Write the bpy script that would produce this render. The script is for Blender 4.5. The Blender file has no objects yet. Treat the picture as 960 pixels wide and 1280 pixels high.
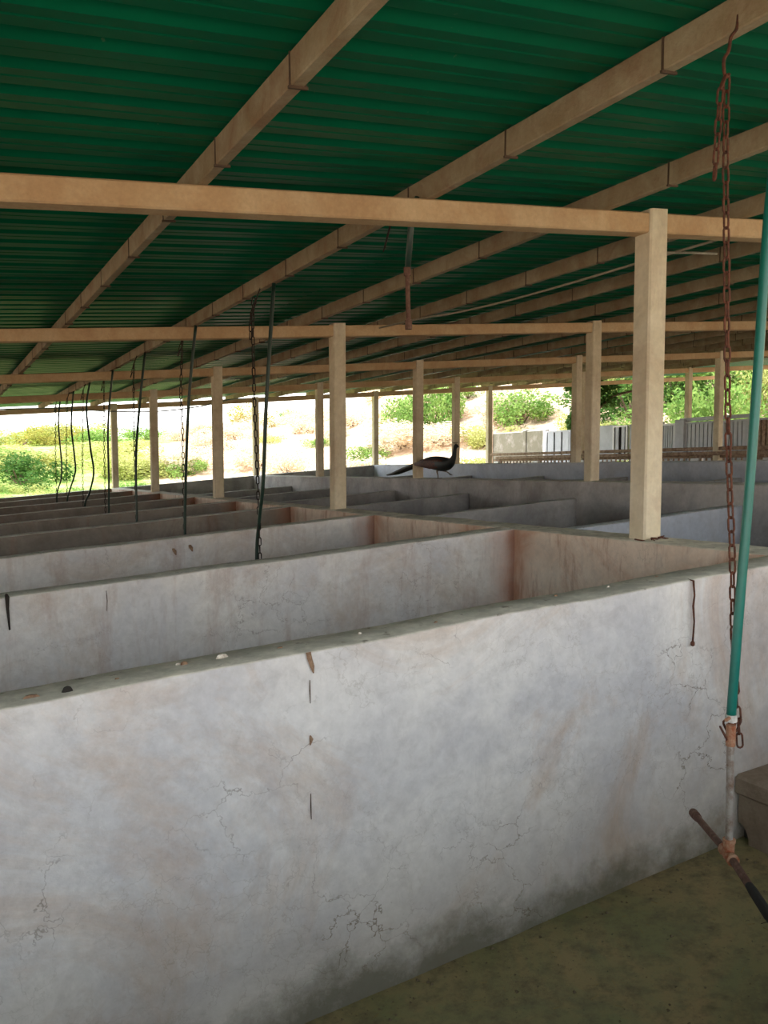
import bpy, bmesh, math, random
from mathutils import Vector, Matrix, Quaternion, noise
random.seed(7)
sc = bpy.context.scene
C = sc.collection
PI = math.pi

# ------------------------------------------------------------------ frame of the shed
# the shed stands on sloping ground: every place is given as (u, v, z)
# u runs along the rows of columns, v across them, z is up (0 = top of the pen walls)
CAM_H = 1.72
A1, S1, A2, S2 = -0.4818, -0.0257, 1.1089, 0.0672
D1 = Vector((math.sin(A1)*math.cos(S1), math.cos(A1)*math.cos(S1), math.sin(S1)))
D2 = Vector((math.sin(A2)*math.cos(S2), math.cos(A2)*math.cos(S2), math.sin(S2)))
O = Vector((1.3132, 4.3745, -0.4875 + CAM_H))
def L(u, v, z): return D1*u + D2*v + Vector((0, 0, z))
def M(u, v, z): return O + L(u, v, z)

# ------------------------------------------------------------------ camera, sky, sun, exposure
cam = bpy.data.cameras.new('camera'); co = bpy.data.objects.new('camera', cam); C.objects.link(co)
co.location = (0, 0, CAM_H)
co.rotation_mode = 'QUATERNION'
co.rotation_quaternion = (Matrix.Rotation(PI/2-0.0781, 3, 'X') @ Matrix.Rotation(-0.0019, 3, 'Z')).to_quaternion()
cam.sensor_fit = 'VERTICAL'; cam.sensor_height = 24; cam.lens = 24*1089.7/1280
cam.clip_end = 2000; cam.clip_start = 0.02
sc.camera = co
w = bpy.data.worlds.new('world'); sc.world = w; w.use_nodes = True
wn = w.node_tree.nodes; wl = w.node_tree.links; wn.clear()
wo = wn.new('ShaderNodeOutputWorld'); bg = wn.new('ShaderNodeBackground')
tc = wn.new('ShaderNodeTexCoord'); sx = wn.new('ShaderNodeSeparateXYZ'); cr = wn.new('ShaderNodeValToRGB')
wl.new(tc.outputs['Generated'], sx.inputs[0]); wl.new(sx.outputs[2], cr.inputs[0])
cr.color_ramp.elements[0].position = 0.0; cr.color_ramp.elements[0].color = (1.0, 0.985, 0.96, 1)
cr.color_ramp.elements[1].position = 0.6; cr.color_ramp.elements[1].color = (0.80, 0.90, 1.0, 1)
wl.new(cr.outputs[0], bg.inputs[0]); bg.inputs[1].default_value = 3.7
wl.new(bg.outputs[0], wo.inputs[0])
sun = bpy.data.lights.new('sun', 'SUN'); so = bpy.data.objects.new('sun', sun); C.objects.link(so)
sun.energy = 7.0; sun.angle = math.radians(2.0); sun.color = (1, 0.96, 0.88)
sd = Vector((0.35, 0.45, -1.0)).normalized()          # way the light travels
so.rotation_mode = 'QUATERNION'; so.rotation_quaternion = sd.to_track_quat('-Z', 'Y')
sc.view_settings.view_transform = 'Standard'; sc.view_settings.look = 'None'
sc.view_settings.exposure = 0.16; sc.view_settings.gamma = 1.0
sc.view_settings.use_curve_mapping = False

# ------------------------------------------------------------------ materials
def srgb(r, g, b):
    f = lambda c: (c/255/12.92) if c <= 10 else ((c/255+0.055)/1.055)**2.4
    return (f(r), f(g), f(b), 1)
def new_mat(name):
    m = bpy.data.materials.new(name); m.use_nodes = True
    return m, m.node_tree.nodes, m.node_tree.links, m.node_tree.nodes['Principled BSDF']
def noise_tex(n, l, scale, detail=5, rough=0.6, vec=None, dist=0.0):
    t = n.new('ShaderNodeTexNoise'); t.inputs['Scale'].default_value = scale
    t.inputs['Detail'].default_value = detail; t.inputs['Roughness'].default_value = rough
    t.inputs['Distortion'].default_value = dist
    if vec: l.new(vec, t.inputs['Vector'])
    return t
def ramp(n, l, src, a, b, ca=(0, 0, 0, 1), cb=(1, 1, 1, 1)):
    r = n.new('ShaderNodeValToRGB'); e = r.color_ramp.elements
    e[0].position, e[1].position, e[0].color, e[1].color = a, b, ca, cb
    l.new(src, r.inputs[0]); return r.outputs[0]
def mix(n, l, fac, a, b, mode='MIX'):
    m = n.new('ShaderNodeMix'); m.data_type = 'RGBA'; m.blend_type = mode
    for k, s in ((0, fac), (6, a), (7, b)):
        if isinstance(s, (int, float)): m.inputs[k].default_value = s
        elif isinstance(s, tuple): m.inputs[k].default_value = s
        else: l.new(s, m.inputs[k])
    return m.outputs[2]
def math_n(n, l, op, a, b=0.0, clamp=False):
    m = n.new('ShaderNodeMath'); m.operation = op; m.use_clamp = clamp
    for k, s in ((0, a), (1, b)):
        if isinstance(s, (int, float)): m.inputs[k].default_value = s
        else: l.new(s, m.inputs[k])
    return m.outputs[0]
def bump(n, l, bs, h, strength, dist=0.01):
    b = n.new('ShaderNodeBump'); b.inputs['Strength'].default_value = strength; b.inputs['Distance'].default_value = dist
    l.new(h, b.inputs['Height']); l.new(b.outputs[0], bs.inputs['Normal'])

def concrete(name, base, pale, stain, stain_amt=0.45, cracks=0.0, rough=0.9, grime_shade=None, rust=0.0, top=None, bstr=0.35, scale=1.0):
    m, n, l, bs = new_mat(name)
    g = n.new('ShaderNodeNewGeometry'); pos = g.outputs['Position']
    n1 = noise_tex(n, l, 1.7*scale, 7, 0.65, pos, 0.6)
    col = mix(n, l, ramp(n, l, n1.outputs[0], 0.38, 0.62), base, pale)
    n2 = noise_tex(n, l, 1.05*scale, 9, 0.72, pos, 1.1)
    st = ramp(n, l, n2.outputs[0], 0.50, 0.66)
    col = mix(n, l, math_n(n, l, 'MULTIPLY', st, stain_amt), col, stain)
    n3 = noise_tex(n, l, 26*scale, 6, 0.7, pos)
    col = mix(n, l, 0.30, col, ramp(n, l, n3.outputs[0], 0.3, 0.7, (0.45, 0.45, 0.45, 1), (1, 1, 1, 1)), 'MULTIPLY')
    hgt = n3.outputs[0]
    if cracks:
        nd = noise_tex(n, l, 4.5, 5, 0.65, pos)
        vm = n.new('ShaderNodeVectorMath'); vm.operation = 'MULTIPLY_ADD'
        l.new(nd.outputs['Color'], vm.inputs[0]); vm.inputs[1].default_value = (0.26,)*3; l.new(pos, vm.inputs[2])
        vo = n.new('ShaderNodeTexVoronoi'); vo.feature = 'DISTANCE_TO_EDGE'; vo.inputs['Scale'].default_value = 5.5
        l.new(vm.outputs[0], vo.inputs['Vector'])
        line = ramp(n, l, vo.outputs['Distance'], 0.0, 0.014, (1, 1, 1, 1), (0, 0, 0, 1))
        vo2 = n.new('ShaderNodeTexVoronoi'); vo2.feature = 'DISTANCE_TO_EDGE'; vo2.inputs['Scale'].default_value = 13
        l.new(vm.outputs[0], vo2.inputs['Vector'])
        n8 = noise_tex(n, l, 2.6, 4, 0.6, pos)
        cz = math_n(n, l, 'MULTIPLY', ramp(n, l, vo2.outputs['Distance'], 0.0, 0.03, (1, 1, 1, 1), (0, 0, 0, 1)), ramp(n, l, n8.outputs[0], 0.46, 0.62))
        col = mix(n, l, math_n(n, l, 'MULTIPLY', cz, 0.35*cracks), col, srgb(140, 128, 116))
        n9 = noise_tex(n, l, 6.5, 8, 0.75, pos, 1.5)
        col = mix(n, l, math_n(n, l, 'MULTIPLY', ramp(n, l, n9.outputs[0], 0.5, 0.68), 0.25), col, srgb(150, 144, 140))
        nm = noise_tex(n, l, 1.9, 4, 0.6, pos)
        msk = ramp(n, l, nm.outputs[0], 0.50, 0.66)
        cf = math_n(n, l, 'MULTIPLY', math_n(n, l, 'MULTIPLY', line, msk), cracks)
        col = mix(n, l, cf, col, srgb(112, 100, 88))
        hgt = math_n(n, l, 'SUBTRACT', hgt, math_n(n, l, 'MULTIPLY', cf, 0.5))
    if rust:
        mp = n.new('ShaderNodeMapping'); mp.inputs['Scale'].default_value = (7, 7, 1.3); l.new(pos, mp.inputs[0])
        n4 = noise_tex(n, l, 1.2, 6, 0.7, mp.outputs[0])
        col = mix(n, l, math_n(n, l, 'MULTIPLY', ramp(n, l, n4.outputs[0], 0.52, 0.72), rust), col, srgb(140, 92, 66))
        # rusty seepage along the inner corners of the pens, ragged by noise
        ac = n.new('ShaderNodeAttribute'); ac.attribute_name = 'corner'
        n10 = noise_tex(n, l, 13, 7, 0.75, pos)
        cm = ramp(n, l, math_n(n, l, 'MULTIPLY', ac.outputs['Fac'], math_n(n, l, 'ADD', n10.outputs[0], 0.35)), 0.22, 0.75)
        col = mix(n, l, math_n(n, l, 'MULTIPLY', cm, 0.7), col, srgb(178, 124, 94))
    if grime_shade:
        # darker towards the floor: splashed dirt plus painted light falloff, broken up by noise
        at = n.new('ShaderNodeAttribute'); at.attribute_name = 'height'
        n5 = noise_tex(n, l, 3.2, 7, 0.7, pos)
        hh = math_n(n, l, 'ADD', at.outputs['Fac'], math_n(n, l, 'MULTIPLY', math_n(n, l, 'SUBTRACT', n5.outputs[0], 0.5), 0.55))
        gm = ramp(n, l, hh, 0.0, 0.62, (1, 1, 1, 1), (0, 0, 0, 1))
        gm2 = ramp(n, l, hh, -0.05, 0.16, (1, 1, 1, 1), (0, 0, 0, 1))
        col = mix(n, l, math_n(n, l, 'MULTIPLY', gm, 0.5), col, grime_shade)
        col = mix(n, l, math_n(n, l, 'MULTIPLY', gm2, 0.75), col, srgb(84, 82, 62))
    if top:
        # upward faces take their own colour; far tops painted pale for glancing sky light
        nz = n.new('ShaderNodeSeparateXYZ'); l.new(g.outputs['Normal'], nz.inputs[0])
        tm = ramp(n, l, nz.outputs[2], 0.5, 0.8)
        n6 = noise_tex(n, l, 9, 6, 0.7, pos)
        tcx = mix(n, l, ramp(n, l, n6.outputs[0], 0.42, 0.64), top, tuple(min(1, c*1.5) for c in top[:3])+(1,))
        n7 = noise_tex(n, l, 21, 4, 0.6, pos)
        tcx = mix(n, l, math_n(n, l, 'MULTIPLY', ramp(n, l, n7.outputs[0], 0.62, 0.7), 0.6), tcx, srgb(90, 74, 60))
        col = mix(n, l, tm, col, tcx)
    l.new(col, bs.inputs['Base Color']); bs.inputs['Roughness'].default_value = rough
    bs.inputs['Specular IOR Level'].default_value = 0.3
    bump(n, l, bs, hgt, bstr, 0.006)
    return m

MT = {}
MT['lime'] = concrete('limewashed_plaster', srgb(200, 198, 200), srgb(226, 222, 218), srgb(186, 156, 130), 0.6, 1.0, grime_shade=srgb(160, 142, 118), top=srgb(182, 178, 166))
MT['lime2'] = concrete('weathered_limewash', srgb(204, 202, 202), srgb(222, 218, 212), srgb(184, 162, 142), 0.55, 0.5, grime_shade=srgb(140, 124, 104), rust=0.35, top=srgb(200, 198, 188))
MT['tan'] = concrete('tan_stained_plaster', srgb(216, 194, 174), srgb(226, 212, 196), srgb(188, 140, 110), 0.7, 0.3, grime_shade=srgb(140, 112, 88), rust=0.85, top=srgb(200, 194, 180))
MT['grey'] = concrete('grey_cement', srgb(164, 162, 162), srgb(198, 195, 192), srgb(138, 126, 118), 0.5, 0.2, grime_shade=srgb(120, 108, 96), rust=0.15, top=srgb(196, 194, 188))
MT['shade_brownwall'] = concrete('shade_darkened_dirty_cement', srgb(130, 122, 112), srgb(152, 143, 132), srgb(104, 88, 76), 0.6, 0.2, grime_shade=srgb(104, 88, 74), rust=0.3, top=srgb(200, 198, 190))  # dirtier far walls, tone also darkened for the shade deep in the shed
MT['bluegrey'] = concrete('bluish_cement', srgb(186, 192, 204), srgb(208, 212, 220), srgb(160, 156, 156), 0.4, 0.0, top=srgb(200, 202, 204))
MT['column'] = concrete('cast_concrete_column', srgb(208, 194, 164), srgb(228, 217, 192), srgb(180, 146, 118), 0.45, 0.0, rust=0.25, bstr=0.4)
MT['tie'] = concrete('cast_concrete_tie', srgb(196, 162, 122), srgb(208, 180, 142), srgb(174, 132, 94), 0.35, 0.0, rust=0.15, bstr=0.3, scale=2)
MT['purlin'] = concrete('cast_concrete_purlin', srgb(156, 136, 106), srgb(176, 160, 132), srgb(142, 106, 80), 0.6, 0.0, rust=0.35, bstr=0.6, scale=3)
MT['block'] = concrete('brown_cement_block', srgb(140, 122, 104), srgb(160, 144, 126), srgb(112, 92, 74), 0.6, 0.0, bstr=0.8, scale=3)

def floor_mat():
    m, n, l, bs = new_mat('wet_dirty_floor')
    g = n.new('ShaderNodeNewGeometry'); pos = g.outputs['Position']
    a = noise_tex(n, l, 1.6, 7, 0.7, pos, 0.8)
    col = mix(n, l, ramp(n, l, a.outputs[0], 0.40, 0.62), srgb(116, 114, 74), srgb(146, 126, 88))
    b = noise_tex(n, l, 14, 7, 0.75, pos)
    col = mix(n, l, ramp(n, l, b.outputs[0], 0.45, 0.7), col, srgb(92, 80, 56))
    c = noise_tex(n, l, 60, 3, 0.6, pos)
    col = mix(n, l, math_n(n, l, 'MULTIPLY', ramp(n, l, c.outputs[0], 0.66, 0.72), 0.7), col, srgb(40, 36, 26))
    l.new(col, bs.inputs['Base Color'])
    l.new(ramp(n, l, a.outputs[0], 0.4, 0.6, (0.55,)*3+(1,), (0.9,)*3+(1,)), bs.inputs['Roughness'])
    bump(n, l, bs, b.outputs[0], 0.6, 0.01)
    return m
MT['floor'] = floor_mat()

def roof_mat():
    m, n, l, bs = new_mat('green_painted_sheet')
    g = n.new('ShaderNodeNewGeometry'); pos = g.outputs['Position']
    a = noise_tex(n, l, 2.5, 5, 0.6, pos)
    col = mix(n, l, a.outputs[0], srgb(3, 86, 58), srgb(6, 106, 72))
    b = noise_tex(n, l, 34, 3, 0.6, pos)
    col = mix(n, l, math_n(n, l, 'MULTIPLY', ramp(n, l, b.outputs[0], 0.70, 0.76), 0.35), col, srgb(120, 130, 100))
    l.new(col, bs.inputs['Base Color'])
    bs.inputs['Roughness'].default_value = 0.42; bs.inputs['Metallic'].default_value = 0.0
    bs.inputs['Specular IOR Level'].default_value = 0.12
    bump(n, l, bs, a.outputs[0], 0.15, 0.01)
    return m
MT['roof'] = roof_mat()

def plain(name, col, rough=0.6, metal=0.0, var=0.25, scale=30, col2=None, b=0.2):
    m, n, l, bs = new_mat(name)
    g = n.new('ShaderNodeNewGeometry')
    t = noise_tex(n, l, scale, 5, 0.7, g.outputs['Position'])
    c2 = col2 or tuple(c*(1-var) for c in col[:3])+(1,)
    l.new(mix(n, l, ramp(n, l, t.outputs[0], 0.4, 0.62), col, c2), bs.inputs['Base Color'])
    bs.inputs['Roughness'].default_value = rough; bs.inputs['Metallic'].default_value = metal
    bump(n, l, bs, t.outputs[0], b, 0.002)
    return m
MT['rust'] = plain('rusty_iron', srgb(108, 64, 46), 0.85, 0.2, scale=60, col2=srgb(72, 46, 36), b=0.6)
MT['darkchain'] = plain('dark_iron', srgb(48, 40, 34), 0.8, 0.2, scale=60)
MT['strap'] = plain('dark_strap', srgb(84, 64, 48), 0.8, 0.0)
MT['teal'] = plain('teal_hose_plastic', srgb(12, 106, 94), 0.35, 0.0, var=0.15, scale=12, b=0.05)
MT['darkhose'] = plain('dark_green_hose', srgb(24, 52, 42), 0.45, 0.0, scale=12)
MT['galv'] = plain('galvanised_pipe', srgb(168, 160, 152), 0.6, 0.2, scale=26, col2=srgb(124, 100, 84))
MT['rustpipe'] = plain('rusty_pipe', srgb(112, 84, 70), 0.8, 0.1, scale=40, col2=srgb(84, 54, 42), b=0.5)
MT['fitting'] = plain('rusty_fitting', srgb(178, 140, 112), 0.8, 0.1, scale=45, col2=srgb(150, 82, 50), b=0.5)
MT['whiteband'] = plain('white_tape_band', srgb(214, 208, 198), 0.6)
MT['nearblack'] = plain('near_black', srgb(34, 30, 26), 0.9)
MT['conduit'] = plain('pale_plastic_conduit', srgb(160, 152, 134), 0.5)
MT['cable'] = plain('grey_cable', srgb(120, 116, 112), 0.6)
MT['whitepaint'] = plain('white_painted_steel', srgb(226, 226, 228), 0.5, var=0.08)
MT['palegrey'] = plain('pale_grey_panel', srgb(178, 182, 190), 0.7, var=0.15, scale=4)
MT['slat'] = plain('pale_slat', srgb(182, 186, 192), 0.6, var=0.12, scale=6)
MT['wood'] = plain('weathered_brown_rail', srgb(170, 146, 124), 0.85, scale=14, col2=srgb(128, 102, 84))
MT['dark'] = plain('dark_opening_fill', srgb(48, 42, 38), 0.9)  # dark filling for the drain gap and behind the gate slats
MT['stain'] = plain('rust_brown_stain', srgb(146, 118, 94), 0.9, scale=50, col2=srgb(104, 78, 60))
MT['droppings'] = plain('bird_dropping', srgb(206, 200, 188), 0.9, scale=80, col2=srgb(140, 120, 100))
MT['straw'] = plain('straw_bits', srgb(140, 120, 74), 0.9)
MT['pebble'] = plain('grit', srgb(112, 98, 74), 0.9, scale=80)
MT['bird'] = plain('dark_plumage', srgb(26, 24, 24), 0.6, scale=30, col2=srgb(14, 34, 38))
MT['wing'] = plain('rusty_wing_feathers', srgb(92, 46, 32), 0.7, scale=40, col2=srgb(50, 30, 24))
MT['train'] = plain('dark_train_feathers', srgb(30, 32, 26), 0.7, scale=50, col2=srgb(44, 36, 24))
MT['birdleg'] = plain('grey_bird_leg', srgb(120, 104, 90), 0.7)
MT['bark'] = plain('brown_bark', srgb(104, 84, 66), 0.9, scale=10)

def leaf_mat(name, a, b):
    m, n, l, bs = new_mat(name)
    g = n.new('ShaderNodeNewGeometry')
    t = noise_tex(n, l, 1.6, 4, 0.7, g.outputs['Position'])
    col = mix(n, l, ramp(n, l, t.outputs[0], 0.38, 0.62), a, b)
    l.new(col, bs.inputs['Base Color']); bs.inputs['Roughness'].default_value = 0.7
    bs.inputs['Specular IOR Level'].default_value = 0.1
    tr = n.new('ShaderNodeBsdfTranslucent'); l.new(col, tr.inputs[0])
    ms = n.new('ShaderNodeMixShader'); ms.inputs[0].default_value = 0.4
    l.new(bs.outputs[0], ms.inputs[1]); l.new(tr.outputs[0], ms.inputs[2])
    l.new(ms.outputs[0], n['Material Output'].inputs[0])
    return m
LEAF = {
 'green': leaf_mat('mid_green_leaves', srgb(98, 134, 64), srgb(142, 166, 88)),
 'deep': leaf_mat('deep_green_leaves', srgb(50, 84, 36), srgb(86, 118, 56)),
 'yellow': leaf_mat('yellow_green_leaves', srgb(164, 172, 96), srgb(190, 188, 124)),
 'dry': leaf_mat('dry_pale_stalks', srgb(214, 196, 168), srgb(226, 212, 190)),
 'olive': leaf_mat('olive_orange_leaves', srgb(172, 156, 84), srgb(150, 158, 74)),
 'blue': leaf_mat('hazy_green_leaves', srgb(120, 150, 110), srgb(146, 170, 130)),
}
def ground_mat():
    m, n, l, bs = new_mat('grassy_ground')
    g = n.new('ShaderNodeNewGeometry'); pos = g.outputs['Position']
    a = noise_tex(n, l, 0.16, 6, 0.7, pos, 0.5)
    b = noise_tex(n, l, 1.4, 5, 0.7, pos)
    at = n.new('ShaderNodeAttribute'); at.attribute_name = 'dry'
    f = math_n(n, l, 'ADD', at.outputs['Fac'], math_n(n, l, 'MULTIPLY', math_n(n, l, 'SUBTRACT', a.outputs[0], 0.5), 1.8), True)
    gr = mix(n, l, ramp(n, l, b.outputs[0], 0.4, 0.6), srgb(142, 168, 84), srgb(176, 188, 116))
    dr = mix(n, l, ramp(n, l, b.outputs[0], 0.4, 0.62), srgb(206, 182, 158), srgb(176, 148, 122))
    l.new(mix(n, l, ramp(n, l, f, 0.4, 0.6), gr, dr), bs.inputs['Base Color'])
    bs.inputs['Roughness'].default_value = 0.95; bs.inputs['Specular IOR Level'].default_value = 0.1
    bump(n, l, bs, b.outputs[0], 0.8, 0.15)
    return m
MT['ground'] = ground_mat()
MT['yard'] = concrete('pale_concrete_yard', srgb(160, 148, 132), srgb(176, 166, 150), srgb(150, 138, 120), 0.4)

# ------------------------------------------------------------------ helpers
def tag(o, label, cat, group=None, kind=None):
    if label: o['label'] = label
    if cat: o['category'] = cat
    if group: o['group'] = group
    if kind: o['kind'] = kind
    return o
def empty(name, loc, label, cat, group=None):
    o = bpy.data.objects.new(name, None); C.objects.link(o); o.location = loc; o.empty_display_size = 0.1
    return tag(o, label, cat, group)
def link(name, me, loc=(0, 0, 0), parent=None):
    o = bpy.data.objects.new(name, me); C.objects.link(o); o.location = loc
    if parent: o.parent = parent
    return o
def build(name, verts, faces, mat, loc=(0, 0, 0), parent=None, smooth=False):
    """one mesh object; verts are world offsets from loc"""
    me = bpy.data.meshes.new(name); me.from_pydata([tuple(v) for v in verts], [], faces)
    bm = bmesh.new(); bm.from_mesh(me); bmesh.ops.recalc_face_normals(bm, faces=bm.faces); bm.to_mesh(me); bm.free()
    if smooth:
        for p in me.polygons: p.use_smooth = True
    me.materials.append(mat); me.update()
    return link(name, me, loc, parent)
class G:
    """collects boxes, tubes and lofts (points in the u,v,z frame or raw world offsets)"""
    def __init__(s): s.v = []; s.f = []
    def box(s, u0, u1, v0, v1, z0, z1, tf=None):
        tf = tf or L
        b = len(s.v)
        for u in (u0, u1):
            for v in (v0, v1):
                for z in (z0, z1): s.v.append(tf(u, v, z))
        for f in ((0, 1, 3, 2), (4, 6, 7, 5), (0, 4, 5, 1), (2, 3, 7, 6), (0, 2, 6, 4), (1, 5, 7, 3)):
            s.f.append([b+i for i in f])
        return s
    def bevbox(s, u0, u1, v0, v1, z0, z1, e=0.008, axis='u'):
        """box with chamfered long edges, along axis u or v or z"""
        if axis == 'u': a0, a1, b0, b1, c0, c1 = v0, v1, z0, z1, u0, u1; f = lambda a, b, c: L(c, a, b)
        elif axis == 'v': a0, a1, b0, b1, c0, c1 = u0, u1, z0, z1, v0, v1; f = lambda a, b, c: L(a, c, b)
        else: a0, a1, b0, b1, c0, c1 = u0, u1, v0, v1, z0, z1; f = lambda a, b, c: L(a, b, c)
        pr = [(a0+e, b0), (a1-e, b0), (a1, b0+e), (a1, b1-e), (a1-e, b1), (a0+e, b1), (a0, b1-e), (a0, b0+e)]
        n = max(1, int((c1-c0)/0.35)); base = len(s.v)
        for k in range(n+1):
            c = c0+(c1-c0)*k/n
            for a, b in pr:
                w_ = 0.0025
                d = noise.noise(Vector((a*9, b*9, c*3)))*w_
                s.v.append(f(a+d, b+d, c))
        for k in range(n):
            for i in range(8):
                j = (i+1) % 8
                s.f.append([base+k*8+i, base+k*8+j, base+k*8+8+j, base+k*8+8+i])
        s.f.append([base+i for i in range(8)]); s.f.append([base+n*8+i for i in range(8)][::-1])
        return s
    def tube(s, pts, r, seg=8, caps=True, closed=False):
        """pts: world-offset Vectors; r number or list"""
        pts = [Vector(p) for p in pts]; n = len(pts); base = len(s.v)
        R_ = r if isinstance(r, (list, tuple)) else [r]*n
        prev = None
        for k, p in enumerate(pts):
            if closed: t = pts[(k+1) % n]-pts[k-1]
            else: t = (pts[min(k+1, n-1)]-pts[max(k-1, 0)])
            t.normalize()
            if prev is None:
                a = t.orthogonal().normalized()
            else:
                a = (prev-t*prev.dot(t))
                a = a.normalized() if a.length > 1e-6 else t.orthogonal().normalized()
            prev = a; b = t.cross(a)
            for i in range(seg):
                an = 2*PI*i/seg
                rr = R_[k]
                if isinstance(rr, tuple): s.v.append(p+a*math.cos(an)*rr[0]+b*math.sin(an)*rr[1])
                else: s.v.append(p+(a*math.cos(an)+b*math.sin(an))*rr)
        m = n if closed else n-1
        for k in range(m):
            k2 = (k+1) % n
            for i in range(seg):
                j = (i+1) % seg
                s.f.append([base+k*seg+i, base+k*seg+j, base+k2*seg+j, base+k2*seg+i])
        if caps and not closed:
            s.f.append([base+i for i in range(seg)][::-1]); s.f.append([base+(n-1)*seg+i for i in range(seg)])
        return s
    def build(s, name, mat, loc=(0, 0, 0), parent=None, smooth=False):
        return build(name, s.v, s.f, mat, loc, parent, smooth)
def smooth_path(pts, k=6):
    """Catmull-Rom through points"""
    P = [Vector(p) for p in pts]; out = []
    for i in range(len(P)-1):
        p0 = P[max(i-1, 0)]; p1 = P[i]; p2 = P[i+1]; p3 = P[min(i+2, len(P)-1)]
        for j in range(k):
            t = j/k
            out.append(0.5*((2*p1)+(p2-p0)*t+(2*p0-5*p1+4*p2-p3)*t*t+(3*p1-p0-3*p2+p3)*t**3))
    out.append(P[-1]); return out

def floor_z(u, v): return (-1.06+0.04*max(v, -4.4)) if v < 0 else -1.10

# ------------------------------------------------------------------ walls of the pens
def pen_wall(name, axis, a0, a1, t0, t1, ztop, mat, label, zbot=-1.35, amp=0.006, kind=None):
    """plastered wall along axis ('u' or 'v') from a0 to a1, thickness t0..t1, hand-trowelled rounded top"""
    n = max(2, int((a1-a0)/0.09)); r = 0.009
    zs = [zbot, -1.0, -0.8, -0.6, -0.42, -0.26, -0.13, -0.05]
    zs = [z for z in zs if z < ztop-0.03]
    prof = [(t0, z) for z in zs]+[(t0, ztop-r), (t0+r*0.3, ztop-r*0.3), (t0+r, ztop), ((t0+t1)/2, ztop+0.002), (t1-r, ztop), (t1-r*0.3, ztop-r*0.3), (t1, ztop-r)]+[(t1, z) for z in zs[::-1]]
    m = len(prof); verts = []; hs = []; cs = []
    walls_at = [-0.80, 1.03, 2.90, 4.72, 6.42, 8.18, 10.15, 12.2]
    base = M(a0, t0, zbot) if axis == 'u' else M(t0, a0, zbot)
    for k in range(n+1):
        a = a0+(a1-a0)*k/n
        for t, z in prof:
            q = Vector((a*1.7, t*6+(3 if axis == 'u' else 9), z*2.2))
            d = noise.noise(q)*amp+noise.noise(q*4)*amp*0.35
            e = noise.noise(Vector((a*2.3, 7.1+t0, 0)))*amp*0.9+noise.noise(Vector((a*11, 3.1+t0, t*9)))*amp*0.35 if z > ztop-0.04 else 0
            tt = t+d*(1 if t > (t0+t1)/2 else -1)
            u, v = (a, tt) if axis == 'u' else (tt, a)
            verts.append(M(u, v, z+e)-base); hs.append(z-floor_z(u, v))
            dc = abs(v+0.05) if axis == 'v' else min(abs(u-q_) for q_ in walls_at)
            cs.append(math.exp(-dc/0.16) if (axis == 'v' and -4 < a0+9 and v < 0.1) or (axis == 'u' and abs(t0+0.05) < 0.01 and t < 0) else 0.0)
    faces = []
    for k in range(n):
        for i in range(m-1):
            faces.append([k*m+i, k*m+i+1, (k+1)*m+i+1, (k+1)*m+i])
    faces.append(list(range(m))); faces.append([n*m+i for i in range(m)])
    o = build(name, verts, faces, mat, base, None, False)
    at = o.data.attributes.new('height', 'FLOAT', 'POINT'); at.data.foreach_set('value', hs)
    at = o.data.attributes.new('corner', 'FLOAT', 'POINT'); at.data.foreach_set('value', cs)
    for p in o.data.polygons: p.use_smooth = len(p.vertices) == 4
    tag(o, label, 'wall', None, kind)
    return o

U = [-3.75, 0.0, 3.774, 7.402, 10.875, 14.234]            # frames of the shed: tie beams
V = [-8.6, -4.3, 0.0, 2.878, 5.67, 8.70, 11.62]                 # rows of columns, the leftmost unseen and added to darken the inside
t_w = 0.185
w1 = [(-3.10, 'lime2', 'unseen low pen wall added just behind the viewer, closing the nearest pen'),  # put in to shade the floor and the foot of the front wall
      (-0.96, 'lime', 'big whitewashed front pen wall with hairline cracks filling the lower picture'),
      (1.03, 'lime2', 'second pen wall from the front, grey-white face with a rusty corner at its right end'),
      (2.90, 'lime2', 'third pen wall from the front in the left block, two dark spots on its face'),
      (4.72, 'shade_brownwall', 'fourth pen wall from the front in the left block of pens'),
      (6.42, 'shade_brownwall', 'fifth pen wall from the front in the left block of pens'),
      (8.18, 'shade_brownwall', 'sixth pen wall from the front in the left block of pens'),
      (10.15, 'shade_brownwall', 'seventh pen wall from the front in the left block of pens'),
      (12.2, 'shade_brownwall', 'eighth pen wall from the front in the left block, last but one'),
      (14.15, 'shade_brownwall', 'farthest pen wall closing the left block, bright green field right behind')]
W = []
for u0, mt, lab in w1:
    W.append(pen_wall('pen_wall', 'v', -8.5, -0.045, u0, u0+t_w, 0.0, MT[mt], lab))  # runs on unseen to the left, where extra pens keep side light out
b2 = [(-0.25, 'bluegrey', 'pale dividing wall of the middle block beside the nearest column, hidden at right'),
      (1.83, 'bluegrey', 'pale blue-grey dividing wall seen behind and right of the nearest column'),
      (3.93, 'grey', 'grey dividing wall of the middle block reaching the long wall left of the nearest column'),
      (5.98, 'grey', 'dividing wall of the middle block right of the second column, long pale top'),
      (7.93, 'grey', 'small dark dividing wall of the middle block just beyond the second column'),
      (9.95, 'grey', 'dividing wall far back in the middle block, left of the second column'),
      (12.0, 'grey', 'last dividing wall of the middle block before its end wall')]
for u0, mt, lab in b2:
    pen_wall('pen_wall', 'v', 0.145, 2.83, u0, u0+0.15, -0.175, MT[mt], lab)
pen_wall('pen_wall', 'v', 0.145, 2.83, 14.15, 14.33, 0.0, MT['grey'], 'grey end wall of the middle block against the green field')
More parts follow.
